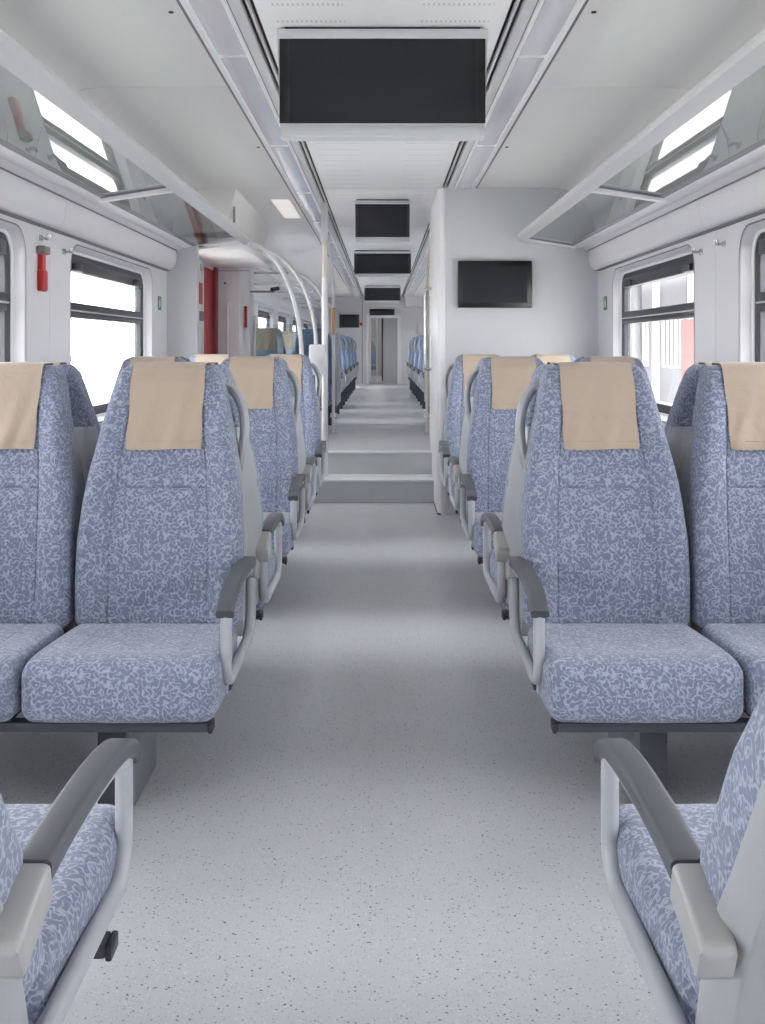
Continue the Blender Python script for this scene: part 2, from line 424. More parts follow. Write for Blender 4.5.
# valance above the windows: one panel per bay
def valance(s, name):
    t = struct(name)
    prof = [(1.54,1.742),(1.512,1.742),(1.488,1.752),(1.468,1.775),(1.460,1.81),(1.458,1.85),(1.462,1.885),(1.475,1.897),(1.54,1.897)]
    ends = [(-3.1,-.16), (-.16,2.49), (2.49,5.11), (5.11,7.86)]
    for a, b in ends:
        MB().prism([(s*x, z) for x, z in prof], a+.002, b-.002).build('valance_panel', 'panel', t, ang=40)
    MB().prism([(s*x, z) for x, z in prof], 10.45, 25.3).build('valance_panel', 'panel', t, ang=40)
    MB().box(*sorted((s*1.50, s*1.5395)), -3.1, 7.86, 1.7385, 1.7415).build('shadow_gap', 'gap_grey', t, False)
    MB().box(*sorted((s*1.452, s*1.462)), -3.1, 7.86, 1.8815, 1.8855).build('shadow_gap', 'gap_grey', t, False)
    for yb in (-.16, 2.49, 5.11): MB().prism([(s*(x+.004), z) for x, z in prof], yb-.003, yb+.003).build('joint_strip', 'gap_grey', t)
    return t
valance(-1, 'trim_2'); valance(1, 'trim_3')

# ceiling
CZ = 2.336
ce = struct('ceiling')
MB().box(-1.64, 1.64, -3.2, 32.5, 2.46, 2.52).build('roof', 'gap_grey', ce, False)
joints = [-3.1, -.45, 2.2, 4.85, 7.93, 10.35, 13.0, 15.65, 18.3, 20.95, 25.3]
for s in (-1, 1):
    prof = [(.675,CZ),(1.22,CZ),(1.30,CZ-.008),(1.37,CZ-.035),(1.43,CZ-.085),(1.475,CZ-.15),(1.505,CZ-.23),(1.52,CZ-.33),(1.54,CZ-.33),(1.54,CZ+.05),(.675,CZ+.05)]
    for a, b in zip(joints, joints[1:]):
        MB().prism([(s*x, z) for x, z in prof], a+.004, b-.004).build('ceiling_panel', 'ceiling_paint', ce, ang=30)
    MB().prism([(s*x, z+.006) for x, z in prof[:8]]+[(s*1.54, CZ+.05), (s*.68, CZ+.05)], -3.1, 25.3).build('joint_backing', 'dark_gap', ce)
    MB().box(*sorted((s*.664, s*.676)), -3.1, 25.3, CZ-.002, CZ+.05).build('edge_strip', 'gap_grey', ce, False)
    MB().box(*sorted((s*.636, s*.664)), -3.1, 25.3, CZ-.006, CZ+.05, .003).build('lamp_frame', 'trim_white', ce)
    MB().box(*sorted((s*.512, s*.530)), -3.1, 25.3, CZ-.006, CZ+.05, .003).build('lamp_frame', 'trim_white', ce)
    MB().box(*sorted((s*.508, s*.512)), -3.1, 25.3, CZ-.001, CZ+.05).build('edge_strip', 'gap_grey', ce, False)
    MB().box(*sorted((s*.468, s*.508)), -3.1, 25.3, CZ-.004, CZ+.05, .003).build('inner_rail', 'rail_grey', ce)
    # double slot
    MB().box(*sorted((s*.422, s*.470)), -3.1, 25.3, CZ+.02, CZ+.05).build('air_slot', 'dark_gap', ce, False)
    MB().box(*sorted((s*.442, s*.451)), -3.1, 25.3, CZ-.002, CZ+.045, .002).build('slot_divider', 'rail_grey', ce)
yb = [-3.1, -.6, 1.6, 3.3, 5.6, 8.0, 10.5, 13.0, 15.65, 18.3, 20.95, 25.3]
for a, b in zip(yb, yb[1:]):
    MB().box(-.424, .424, a+.0015, b-.0015, CZ-.004, CZ+.05, .002).build('centre_panel', 'centre_paint', ce)
# lamp covers
k = 0
for s in (-1, 1):
    y = -3.34
    while y < 25.3:
        a, b = max(y, -3.1)+.02, min(y+1.915, 25.3)-.02
        if b-a > .2:
            n = 8; prof = [(s*(.530+.106*i/n), CZ-.001-.007*math.sin(PI*i/n)**.7) for i in range(n+1)]+[(s*.636, CZ+.03), (s*.530, CZ+.03)]
            MB().prism(prof, a, b).build('lamp_cover', 'diffuser', ce, ang=50)
            MB().box(*sorted((s*.530, s*.636)), b, b+.04, CZ-.006, CZ+.03, .003).build('lamp_end', 'trim_white', ce)
        y += 1.915
for x, y in ((-.716,3.76), (.716,3.76), (-.705,6.3), (.705,6.3)):
    MB().tube([(x, y, CZ+.002), (x, y, CZ-.004)], .009, 10).build('screw_cap', 'dark_gap', ce)
sl = MB().box(-.86, -.72, 8.55, 9.75, CZ-.006, CZ+.01, .004).build('square_lamp', 'square_lamp'); tag(sl, 'small rectangular lit lamp panel flush in the ceiling beyond the left rack', 'ceiling lamp')

# partitions
pr = struct('wall_partition_right')
MB().box(.43, 1.54, 7.93, 9.1, 0, CZ+.02).build('partition_body', 'partition', pr, False)
MB().tube([(.43,7.95,.0),(.43,7.95,CZ)], .028, 16).build('corner_post', 'trim_white', pr)
MB().box(.395, .44, 7.955, 9.1, 0, CZ, .004).build('side_panel', 'trim_white', pr)
MB().box(.392, .44, 7.925, 9.1, 0, .012, .002).build('floor_seal', 'dark_gap', pr)
pl = struct('wall_partition_left')
MB().box(-1.54, -1.33, 7.93, 8.0, 0, 1.95).build('partition_body', 'partition', pl, False)
MB().box(-1.335, -1.325, 7.925, 8.005, 0, 1.95, .002).build('edge_seal', 'rail_grey', pl)
# end column of the left vestibule
MB().prism([(-1.54,0.36),(-1.54,2.03),(-1.54,2.03),(-1.54,0.36)], 10.3, 10.31)
cvb = MB(); cvb.add([(x, y, z) for z in (.36, 2.03) for x, y in ((-1.54,10.3),(-1.33,10.3),(-1.24,10.42),(-1.24,10.7),(-1.54,10.7))],
    [(0,1,6,5),(1,2,7,6),(2,3,8,7),(3,4,9,8),(4,0,5,9),(4,3,2,1,0),(5,6,7,8,9)])
cvb.build('vestibule_column', 'trim_white', pl, False)
MB().box(-1.54, -1.24, 10.297, 10.3, 1.905, 1.910).build('column_joint', 'gap_grey', pl, False)
rh = MB().tube(fillet([(-1.43,10.3,.95),(-1.43,10.24,.95),(-1.43,10.24,1.62),(-1.43,10.3,1.62)], .03), .012, 10).build('vestibule_grab_rail', 'pole_white')
tag(rh, 'white vertical grab rail on the pale column beside the red door', 'grab rail')
mm = MB().box(-1.285,-1.262, 10.33, 10.36, 1.38, 1.58, .003).build('red_notice', 'red'); tag(mm, 'narrow red notice on the chamfered corner of the vestibule column', 'sign')
cb = MB().box(-1.47,-1.45, 10.285, 10.3, 1.78, 1.80, .004).build('round_button', 'rubber'); tag(cb, 'tiny black button near the top of the vestibule column', 'button')
# door mechanism box above the left vestibule
hb = MB(); hb.add([(x, y, z) for y in (7.95, 10.35) for x, z in ((-1.50,2.0),(-1.12,2.03),(-1.05,CZ+.01),(-1.50,CZ+.01))], [(0,1,2,3),(7,6,5,4),(0,4,5,1),(1,5,6,2),(2,6,7,3),(3,7,4,0)])
hd = struct('trim_4'); hd['label'] = 'white boxed door mechanism above the left vestibule'
hb.build('header_box', 'ceiling_paint', hd, False)
MB().box(-1.54, -1.02, 8.0, 10.35, 1.93, 1.99, .01).build('header_soffit', 'trim_white', hd)
MB().box(-1.085,-1.07, 8.05, 8.07, 2.10, 2.22, .003).build('header_latch', 'gap_grey', hd)
# red entrance door, left
dn = struct('door_1', (-1.56, 9.25, .36))
def L(mb, t): x0, y0, z0 = t.location; mb.v = [(x-x0, y-y0, z-z0) for x, y, z in mb.v]; return mb
L(MB().box(-1.60,-1.53, 9.18, 9.52, .0, 1.93, .004), dn).build('door_post', 'panel', dn)
L(MB().box(-1.60,-1.54, 8.3, 9.18, .0, .95), dn).build('door_leaf', 'dark_red', dn)
L(MB().box(-1.60,-1.54, 8.3, 9.18, 1.75, 1.93), dn).build('door_leaf', 'dark_red', dn)
L(MB().box(-1.58,-1.57, 8.3, 9.18, .95, 1.75), dn).build('door_pane', 'window_glass', dn, False)
L(MB().box(-1.60,-1.55, 9.62, 10.2, .0, 1.93, .01), dn).build('door_leaf', 'red', dn)
L(MB().box(-1.60,-1.545, 9.52, 9.62, 1.80, 1.93), dn).build('door_leaf', 'red', dn)
L(MB().box(-1.60,-1.545, 9.52, 9.62, .0, .9), dn).build('door_leaf', 'red', dn)
L(MB().box(-1.575,-1.57, 9.52, 9.62, .9, 1.80), dn).build('door_pane', 'window_glass', dn, False)
L(MB().box(-1.56,-1.52, 10.12, 10.28, .0, 1.93, .01), dn).build('door_seal', 'dark_red', dn)
nt_ = MB().box(-1.53,-1.525, 9.25, 9.42, 1.56, 1.74, .002).build('red_notice', 'red'); tag(nt_, 'square red notice on the white post before the red door', 'sign')
nt_ = MB().box(-1.53,-1.51, 9.27, 9.40, 1.42, 1.50, .004).build('door_button_box', 'gap_grey'); tag(nt_, 'small grey door button box under the red notice', 'button')
nt_ = MB().box(-1.53,-1.52, 9.30, 9.40, 1.84, 1.90, .004).build('lock_plate', 'chrome'); tag(nt_, 'small metal lock plate above the square red notice', 'lock plate')

# wall behind the camera and end wall with door
MB().box(-1.6, 1.6, -3.2, -3.1, 0, 2.46).build('wall_back', 'panel', None, False)['kind'] = 'structure'
we = struct('wall_end')
MB().box(-1.54,-.36, 25.3, 25.4, .36, 2.46).build('end_panel', 'panel', we, False)
MB().box(.36, 1.54, 25.3, 25.4, .36, 2.46).build('end_panel', 'panel', we, False)
MB().box(-.36, .36, 25.3, 25.4, 1.90, 2.46).build('end_panel', 'panel', we, False)
MB().box(-.47,-.455, 25.29, 25.3, .36, 2.33).build('panel_joint', 'gap_grey', we, False)
MB().box(.52, 1.54, 24.9, 25.3, 2.10, CZ).build('end_locker', 'panel', we, False)
d2 = struct('door_2', (0, 25.35, .36))
L(MB().box(-.37,-.31, 25.26, 25.4, .36, 1.94, .005), d2).build('door_frame', 'trim_white', d2)
L(MB().box(.34,.44, 25.26, 25.4, .36, 1.94, .005), d2).build('door_frame', 'trim_white', d2)
L(MB().box(-.31,.34, 25.26, 25.4, 1.86, 1.94, .005), d2).build('door_frame', 'trim_white', d2)
L(MB().box(.01, .34, 25.31, 25.35, .38, 1.86, .003), d2).build('door_leaf', 'door_grey', d2)
L(MB().box(-.02, .012, 25.30, 25.36, .38, 1.86, .003), d2).build('door_seal', 'rubber', d2)
L(MB().box(-.31,.34, 25.27, 25.35, .36, .42, .003), d2).build('door_sill', 'door_grey', d2)
L(MB().box(-.31,-.26, 25.31, 25.34, .38, 1.86, .003), d2).build('door_stile', 'trim_white', d2)
L(MB().box(-.14,-.11, 25.31, 25.34, .38, 1.86, .003), d2).build('door_stile', 'rail_grey', d2)
# next carriage seen through the door
nx = struct('wall_next_carriage')
MB().box(-1.0,-.9, 25.4, 32.4, .36, 2.46).build('side_panel', 'panel', nx, False)
MB().box(.9, 1.0, 25.4, 32.4, .36, 2.46).build('side_panel', 'panel', nx, False)
MB().box(-1.0, 1.0, 32.4, 32.5, .36, 2.46).build('end_panel', 'panel', nx, False)
nl = MB().box(-.3, .1, 26.5, 31.5, 2.43, 2.46).build('next_fill_lamp', 'next_fill_glow'); tag(nl, 'long unseen fill lamp added to brighten the next carriage beyond the end door', 'ceiling lamp')  # unseen lamp, added because the next carriage came out dark

# ---------------------------------------------------------------- luggage racks
def rack(s, y_end, label):
    t = tag(empty('luggage_rack', (s*1.2, 2.4, 1.95)), label, 'luggage rack', 'glass luggage racks above the windows')
    def b(mb, n, m, par=t, **k): return L(mb, t).build(n, m, par, **k)
    prof = [(.957,1.988),(.962,1.972),(.976,1.960),(1.006,1.943),(1.014,1.950),(1.014,1.985),(1.0,2.002),(.978,2.009),(.962,2.003)]
    b(MB().prism([(s*x, z) for x, z in prof], -3.1, y_end), 'front_rail', 'rail_grey', ang=22)
    prof = [(1.355,1.940),(1.355,1.915),(1.42,1.905),(1.425,1.912),(1.462,1.884),(1.54,1.884),(1.54,1.965),(1.40,1.965)]
    b(MB().prism([(s*x, z) for x, z in prof], -3.1, y_end), 'back_ledge', 'panel', ang=20)
    bars = [-2.55, .1, 2.75, 5.4, y_end]
    y0 = -3.09
    for yb in bars:
        b(MB().prism([(s*1.0,1.9765),(s*1.36,1.920),(s*1.36,1.928),(s*1.0,1.9845)], y0+.005, yb-.061), 'glass_shelf', 'shelf_glass', smooth=False)
        b(MB().prism([(s*1.005,1.952),(s*1.37,1.901),(s*1.37,1.936),(s*1.005,1.987)], yb-.055, yb), 'shelf_bracket', 'trim_white')
        b(MB().prism([(s*1.03,1.968),(s*1.36,1.914),(s*1.36,1.930),(s*1.03,1.985)], yb-.060, yb-.056), 'bracket_seal', 'gap_grey', smooth=False)
        y0 = yb
    b(MB().prism([(s*1.33,1.923),(s*1.36,1.917),(s*1.36,1.919),(s*1.33,1.925)], -3.09, y_end-.04), 'glass_seal', 'gap_grey', smooth=False)
    return t
rack(-1, 8.1, 'long glass luggage rack over the left windows, ending above the red door')
rack(1, 7.92, 'long glass luggage rack over the right windows, ending at the partition')
# rack of the upper saloon, left and right
for s in (-1, 1):
    t = tag(empty('luggage_rack', (s*1.2, 17, 1.95)), ('left' if s < 0 else 'right')+' luggage rack of the far raised saloon with thin rails', 'luggage rack')
    for xx in (.97, 1.10, 1.23):
        L(MB().tube([(s*xx, 10.9, 1.97), (s*xx, 25.2, 1.97)], .014, 8), t).build('rail', 'rail_grey', t)
    for j in range(8):
        L(MB().box(*sorted((s*.95, s*1.53)), 11.2+j*1.95, 11.24+j*1.95, 1.935, 1.955), t).build('shelf_bracket', 'rail_grey', t)

# ---------------------------------------------------------------- seats
YF = [(.40,.030),(.50,.034),(.62,.050),(.75,.082),(.90,.130),(1.0,.164),(1.08,.190),(1.16,.216)]
YF_N = YF; YF_R = [(.40,.0),(.50,.05),(.7,.18),(1.0,.38),(1.16,.48)]; RECL = [False]
HW = [(.40,.236),(.55,.238),(.65,.236),(.75,.228),(.83,.2175),(.94,.196),(1.05,.172),(1.12,.153),(1.15,.143)]
BO = [(.40,.020),(.6,.034),(.8,.034),(.95,.03),(1.08,.012),(1.15,.0)]
H0 = .236; TH = .115; ZT = 1.145
def back_fn(p):
    z = p.z; hw = lerp_table(HW, z); u = p.x/H0
    f = 1-(p.y/TH)                         # 1 at the front face, 0 at the back
    k = max(0, min(1, (abs(u)-.50)/.34)); k = k*k*(3-2*k)
    crown = -.010*(1-u*u)*f*(0 if z > 1.1 else 1)
    y = p.y+lerp_table(YF, z)-lerp_table(BO, z)*k*f+crown
    g = 0
    if f > .6:
        d = min(abs(abs(p.x)-.140), 1); g += max(0, 1-d/.0045)*.005
        if abs(p.x) < .140: g += max(0, 1-abs(z-.793)/.0045)*.004
        y += .003*math.exp(-((z-.793)/.03)**2)
    y += g
    return Vector((u*hw, y, z))
def cush_fn(p):
    t = max(0, min(1, (-p.y)/.46))        # 0 at back, 1 at front
    u = p.x/.24
    hw = .231+.010*min(1, t*1.6)
    if t > .82: hw -= .012*((t-.82)/.18)**2
    z = p.z; top = (z-.285)/.15
    z += top*(-.012+.018*math.sin(min(1, t*1.15)*PI/2)) - top*.014*max(0, (t-.8)/.2)**2
    z -= top*.010*(1-u*u)*math.sin(PI*min(1, max(0, (t-.05)/.8)))
    bulge = -.012*(1-u*u)*max(0, (t-.9)/.1)*math.sin(PI*max(0, min(1, top)))
    if top > .7:
        d = abs(abs(p.x)-.135); z -= max(0, 1-d/.0045)*.002
        d = abs(p.y+.375); z -= .0
    z -= (1-top)*.004*(1-abs(u))**.5*max(0, (t-.6)/.4)
    return Vector((u*hw, p.y+bulge, z))
def make_cushion():
    v, f = gridbox(axis(-.24,.24,.035,.035,(-.135,.135)), axis(-.46,.03,.035,.035), axis(.292,.435,.03,.035), .035, cush_fn)
    return v, f
def make_back():
    v, f = gridbox(axis(-H0,H0,.04,.034,(-.140,.140)), axis(0,TH,.03,.034), axis(.395,ZT,.035,.034,(.793,)), .034, back_fn)
    return v, f
def shell_fn(p):
    z = p.z; hw = lerp_table(HW, min(z, 1.08))*.99+.003; u = p.x/.24
    k = p.y                               # 0..1 front to back
    yb = .325 if z < .8 else .325-.05*((z-.8)/.15)**2
    if RECL[0]: yb = lerp_table(YF, z)+.15
    y0 = lerp_table(YF, z)+(.09 if RECL[0] else .055)
    return Vector((u*hw*(1-.10*k*k), y0+(yb-y0)*k, z))
def head_cover(par, matn='tan_cloth'):
    # path over the top of the backrest (y,z)
    path = []
    for i in range(14): z = .902+(1.105-.902)*i/13; path.append((z, 'f'))
    pts = []
    for z, _ in path: pts.append((lerp_table(YF, z)-.0150*(1 if z < 1.08 else .95), z))
    yt = lerp_table(YF, 1.14)
    r = .036
    for k in range(1, 7):
        a = math.radians(90*k/6); pts.append((yt-.006+r-(r+.009)*math.cos(a), 1.110+(r+.006)*math.sin(a)))
    for k in range(0, 6):
        a = math.radians(90*k/6); pts.append((yt+TH-r+(r+.006)*math.sin(a), 1.110+(r+.006)*math.cos(a)))
    for z in (1.08, 1.05, 1.02): pts.append((lerp_table(YF, z)+TH+.006, z))
    nx = 22; v = []; f = []; m = len(pts)
    for layer in (0, 1):
        for j, (y, z) in enumerate(pts):
            for i in range(nx+1):
                u = -1+2*i/nx; x = u*(.109+.0015*math.sin(j*.7))
                free = max(0, 1-j/15)
                w = .0045*math.sin(u*4+1.2-j*.12)*free+.0025*math.sin(u*9-j*.5)*free + .004*math.exp(-((u-.1-.5*(j/14))/.15)**2)*free
                e = .0012*(1 if j in (1,) else 0)
                dy, dz = 0, 0
                if layer: 
                    dy = .0022 if j < 16 else (0 if j < 24 else -.0022); dz = 0 if (j < 16 or j > 26) else -.002
                v.append((x, y-abs(w)-e+dy, z+dz+(.002*math.sin(u*3) if j == 0 else 0)))
    n = nx+1; o = m*n
    for l in (0, 1):
        for j in range(m-1):
            for i in range(nx): f.append((l*o+j*n+i, l*o+j*n+i+1, l*o+(j+1)*n+i+1, l*o+(j+1)*n+i))
    for j in range(m-1):
        for i in (0, nx): f.append((j*n+i, (j+1)*n+i, o+(j+1)*n+i, o+j*n+i))
    for i in range(nx):
        for j in (0, m-1): f.append((j*n+i, j*n+i+1, o+j*n+i+1, o+j*n+i))
    c = MB(); c.add(v, f); c = c.build('head_cover', matn, par, ang=60)
    c['label'] = 'plain tan cloth head cover draped over the top'
    hm = MB().box(-.111, .111, lerp_table(YF,.925)-.0195, lerp_table(YF,.925)-.0178, .9245, .926)
    hm.build('hem', 'cover_edge', c, False)
    return c
def arm_parts(root, sd):
    """armrest on side sd (+1 / -1), local x"""
    ax = sd*.249
    back_end = [(ax,.40,.352)] if RECL[0] else [(ax,.175,.545),(ax,.175,.40)]
    a = MB().tube(fillet(back_end+[(ax,.11,.358),(ax,-.31,.355),(ax,-.352,.39),(ax,-.352,.545)], .05, 6), .0145, 12)
    # mount to the seat frame
    a.box(*sorted((ax-sd*.008, ax-sd*.016)), -.28, -.25, .31, .36)
    arm = a.build('armrest', 'arm_tube', root)
    # pad: sweep of a rounded section along the side profile
    prof = [(.11,.576),(.03,.583),(-.06,.586),(-.15,.586),(-.24,.581),(-.31,.571),(-.355,.555),(-.374,.538)]
    def sweep(prof, w, h, name, m, flare=0):
        P = fillet([(0, y, z) for y, z in prof], .04 if name != 'arm_bracket' else .004, 3 if name != 'arm_bracket' else 1); mb = MB(); rings = []
        sec = []
        for (cx, cz, a0) in ((w-.008, h-.008, 0), (-w+.008, h-.008, 90), (-w+.008, -h+.008, 180), (w-.008, -h+.008, 270)):
            for q in range(4): aa = math.radians(a0+30*q); sec.append((cx+.008*math.cos(aa), cz+.008*math.sin(aa)))
        n = len(P); v = []; f = []
        for i, p in enumerate(P):
            t = (P[min(i+1, n-1)]-P[max(i-1, 0)]).normalized(); nn = Vector((0, -t.z, t.y))
            if nn.z < 0: nn = -nn
            if abs(t.z) > abs(t.y) and nn.y > 0: nn = Vector((0, -abs(nn.y), abs(nn.z)))
            kk = (.55 if i == 0 else .85 if i == 1 else 1) if name == 'arm_bracket' else 1
            for (a_, b_) in [(q[0]*min(1, kk+.1), q[1]*kk) for q in sec]: v.append(Vector((ax+a_, p.y, p.z))+nn*b_)
        S = len(sec)
        for i in range(n-1):
            for q in range(S): f.append((i*S+q, i*S+(q+1) % S, (i+1)*S+(q+1) % S, (i+1)*S+q))
        f += [tuple(range(S))[::-1], tuple(range((n-1)*S, n*S))]
        mb.add(v, f); o = mb.build(name, m, arm, ang=40); return o
    sweep(prof, .0225, .0150, 'arm_pad', 'pad')['label'] = 'dark grey soft arm pad'
    sweep([(-.34,.540),(-.30,.552),(-.24,.560),(-.15,.564),(-.06,.564),(.03,.561),(.11,.554)], .013, .011, 'pad_carrier', 'arm_tube')
    sweep([(.222,.524),(.216,.527),(.20,.533),(.15,.551),(.108,.562)], .0215, .027, 'arm_bracket', 'arm_bracket')
    return arm
def make_seat(arm_side, fab='fabric', cover=True, handle=True):
    r = empty('train_seat')
    v, f = make_back(); MB().add(v, f).build('backrest', fab, r, ang=70)
    v, f = make_cushion(); MB().add(v, f).build('seat_cushion', fab, r, ang=70)
    v, f = gridbox(axis(-.24,.24,.06,.02), [0,.04,.1,.2,.4,.6,.8,.9,.96,1], axis(.365,1.085 if RECL[0] else .945,.06,.02), 0.0, shell_fn)
    sh = MB().add(v, f).build('backrest_shell', 'shell', r, ang=50); sh['label'] = 'grey moulded rear shell'
    MB().box(-.222,.222,-.42,.02,.2862,.304,.004).build('seat_pan', 'dark_frame', r)['label'] = 'dark metal seat pan'
    if cover: head_cover(r)
    if arm_side:
        sd = arm_side
        arm_parts(r, sd)
        if handle:
            P = fillet([(sd*.19,.25,.80),(sd*.216,.235,.87),(sd*.224,.245,.965),(sd*.210,.265,1.03),(sd*.176,.275,1.082),(sd*.12,.275,1.075)], .05, 5)
            MB().tube(P, .015, 12, ry=.024).build('grab_handle', 'shell', r)['label'] = 'grey grab handle at the shoulder'
    return r
YF = YF_R; RECL[0] = True
protoA, protoB = make_seat(1, handle=False), make_seat(-1, handle=False)
YF = YF_N; RECL[0] = False
protoL = make_seat(1)        # aisle seat left side facing the camera: aisle is at +x
protoR = make_seat(-1)
protoLa, protoRa = make_seat(1, handle=False), make_seat(-1, handle=False)
protoN = make_seat(0)
def place(proto, used, x, y, z, flip, label, group):
    o = proto if id(proto) not in used else copy_tree(proto)
    used.add(id(proto))
    o.location = (x, y, z); o.rotation_euler = (0, 0, PI if flip else 0)
    tag(o, label, 'seat', group); return o
used = set()
SX, SP = .639, .487
rows = [(1.43, True, 'nearest'), (3.12, False, 'front'), (3.80, True, ''), (5.22, False, 'middle'), (5.90, True, ''), (7.12, False, 'last')]
GR = 'blue patterned seats of the lower saloon'
desc = {
 0: 'seat cut off at the bottom {S} corner of the photo, facing away',
 1: 'large patterned blue {P} seat facing the camera, first full row {S} of the aisle',
 2: 'blue {P} seat facing away, back to back with the first full row, {S} side',
 3: 'patterned blue {P} seat facing the camera, second row with a tan cover on the {S}',
 4: 'blue {P} seat facing away, back to back with the second row, {S} side',
 5: 'patterned blue {P} seat facing the camera, last row before the steps on the {S}'}
for ri, (y, away, nm) in enumerate(rows):
    for s in (-1, 1):
        S = 'left' if s < 0 else 'right'
        # arm side in local coordinates: aisle direction is -s in world; flipped when facing away
        loc_side = -s if not away else s
        p = protoL if loc_side > 0 else protoR
        if away: p = protoLa if loc_side > 0 else protoRa
        if ri == 0: p = protoA if loc_side > 0 else protoB
        ox = s*SX+(-.025 if ri == 0 else 0)
        place(p, used, ox, y, 0, away, desc[ri].format(S=S, P='aisle'), GR)
        if ri > 0:
            place(protoN, used, s*(SX+SP), y, 0, away, desc[ri].format(S=S, P='window'), GR)
# bench frames carrying each pair of seats (back-to-back rows share one)
def bench(s, y0, y1, yp0, yp1, label, cushions):
    t = tag(empty('bench_frame', (s*.9, (y0+y1)/2, 0)), label, 'seat frame', 'dark steel frames carrying the seat pairs')
    for yy in cushions:
        L(MB().box(*sorted((s*.425, s*1.44)), yy-.022, yy+.022, .262, .2855, .004), t).build('cross_beam', 'dark_frame', t)
        L(MB().box(*sorted((s*.414, s*.425)), yy-.024, yy+.024, .259, .2855, .004), t).build('beam_cap', 'rubber', t)
    for (a_, b_) in ((yp0, yp0+.31), (yp1-.31, yp1)) if yp1-yp0 > .7 else ((yp0, yp1),):
        L(MB().box(*sorted((s*.645, s*.665)), a_, b_, 0.004, .262, .003), t).build('pedestal_plate', 'pedestal', t)
        L(MB().box(*sorted((s*.665, s*.735)), a_, b_, 0.0, .262, .004), t).build('pedestal', 'dark_frame', t)
    return t
for s in (-1, 1):
    S = 'left' if s < 0 else 'right'
    bench(s, .8, 1.6, 1.35, 1.6, 'dark frame under the seat in the bottom %s corner' % S, [1.72, 1.45])
    bench(s, 2.7, 4.0, 2.86, 4.05, 'dark beam and grey pedestal under the first full row on the %s' % S, [2.72, 3.06, 3.84, 4.18])
    bench(s, 4.8, 6.1, 4.93, 6.15, 'dark beam and pedestal under the second row on the %s' % S, [4.82, 5.16, 5.94, 6.28])
    bench(s, 6.8, 7.5, 6.91, 7.4, 'dark beam and pedestal under the last row before the steps on the %s' % S, [6.72, 7.06])

# far seats in the raised saloon
fL, fR, fN = make_seat(1, 'fabric_far', False), make_seat(-1, 'fabric_far', False), make_seat(0, 'fabric_glass_veil', True)
ordn = ['first', 'second', 'third', 'fourth', 'fifth', 'sixth', 'seventh']
for k in range(6):
    for away in (False, True):
        y = 11.2+k*2.05+(.68 if away else 0)
        for s in (-1, 1):
            S = 'left' if s < 0 else 'right'
            p = fL if (-s if not away else s) > 0 else fR
            o = place(p, used, s*.725, y, .36, away, 'small blue aisle seat in the raised saloon, %s pair on the %s, facing %s' % (ordn[k], S, 'away' if away else 'the steps'), 'blue seats of the raised saloon')
            o.scale = (.93, .93, .9)
            if s < 0 and not away and k < 3:
                o = place(fN, used, s*1.185, y, .36, away, 'blue window seat with tan cover in the raised saloon, %s row on the left' % ordn[k], 'blue seats of the raised saloon'); o.scale = (.93,.93,.9)
    for s in (-1, 1):
        S = 'left' if s < 0 else 'right'
        t = tag(empty('bench_frame', (s*.9, 11.46+k*2.05, .36)), 'dark legs under the %s pair of far blue seats on the %s' % (ordn[k], S), 'seat frame', 'legs of the far seats')
        for yy in (11.0+k*2.05, 11.9+k*2.05):
            L(MB().box(*sorted((s*.50, s*1.5)), yy-.02, yy+.02, .57, .595, .004), t).build('cross_beam', 'dark_frame', t)
            L(MB().box(*sorted((s*.54, s*.60)), yy-.03, yy+.03, .36, .575, .004), t).build('leg', 'dark_frame', t)
# grey end screens beside the first far seats
for s in (-1, 1):
    e = MB().prismx([(10.95,.62),(11.95,.62),(11.95,1.15),(11.80,1.32),(11.66,1.36),(11.5,1.36),(11.2,1.30),(11.02,1.1)], *sorted((s*.448, s*.466)))
    o = e.build('end_screen', 'shell', None, False)
    tag(o, 'grey rounded end screen beside the first far seats on the %s' % ('left' if s < 0 else 'right'), 'panel')

# seats glimpsed in the next carriage
for x, y in ((-.35, 28.6), (-.55, 29.8)):
    o = place(fN, used, x, y, .36, False, 'blue seat in the next carriage seen through the end door, %s one' % ('nearer' if y < 29 else 'farther'), 'seats of the next carriage'); o.scale = (.93,.93,.9)

# ---------------------------------------------------------------- screens
def hang_screen(y, wd, ztop, zbot, label, tilt=.02):
    t = tag(empty('ceiling_screen', (0, y, CZ)), label, 'screen', 'black screens hanging from the ceiling')
    def b(mb, n, m, par=t): return L(mb, t).build(n, m, par)
    h = wd/2; D = .09 if wd > .5 else .07
    mb = MB(); x1, x2 = h, h*.965
    mb.add([(-x1,y,ztop),(x1,y,ztop),(x2,y,zbot),(-x2,y,zbot),(-x1,y+D,ztop),(x1,y+D,ztop),(x2,y+D*.8,zbot),(-x2,y+D*.8,zbot)],
           [(0,1,2,3),(4,7,6,5),(0,4,5,1),(1,5,6,2),(2,6,7,3),(3,7,4,0)])
    b(mb, 'screen_case', 'monitor_case')
    b(MB().box(-h*.93, h*.93, y+.01, y+D, ztop, CZ+.002), 'mounting_neck', 'dark_gap')
    H = ztop-zbot; zt, zb = ztop-H*.09, zbot+H*.13
    b(MB().prismx([(y-.010, zb-.018), (y+.004, zb-.003), (y+.004, zbot), (y-.014, zbot+.004)], -x2, x2), 'lower_lip', 'monitor_case')
    b(MB().box(-x1, x1, y-.008, y+.004, zt, ztop, .003), 'upper_lip', 'monitor_case')
    b(MB().box(-h*.975, h*.975, y-.004, y+.002, zb, zt), 'bezel', 'bezel')
    b(MB().box(-h*.88, h*.88, y-.0055, y-.003, zb+.001, zt-.001), 'display', 'screen')
    return t
hang_screen(3.92, .745, 2.322, 1.94, 'large black screen in a pale case hanging nearest, over the aisle')
hang_screen(8.5, .425, 2.322, 2.0, 'small black ceiling screen, second from the front above the steps')
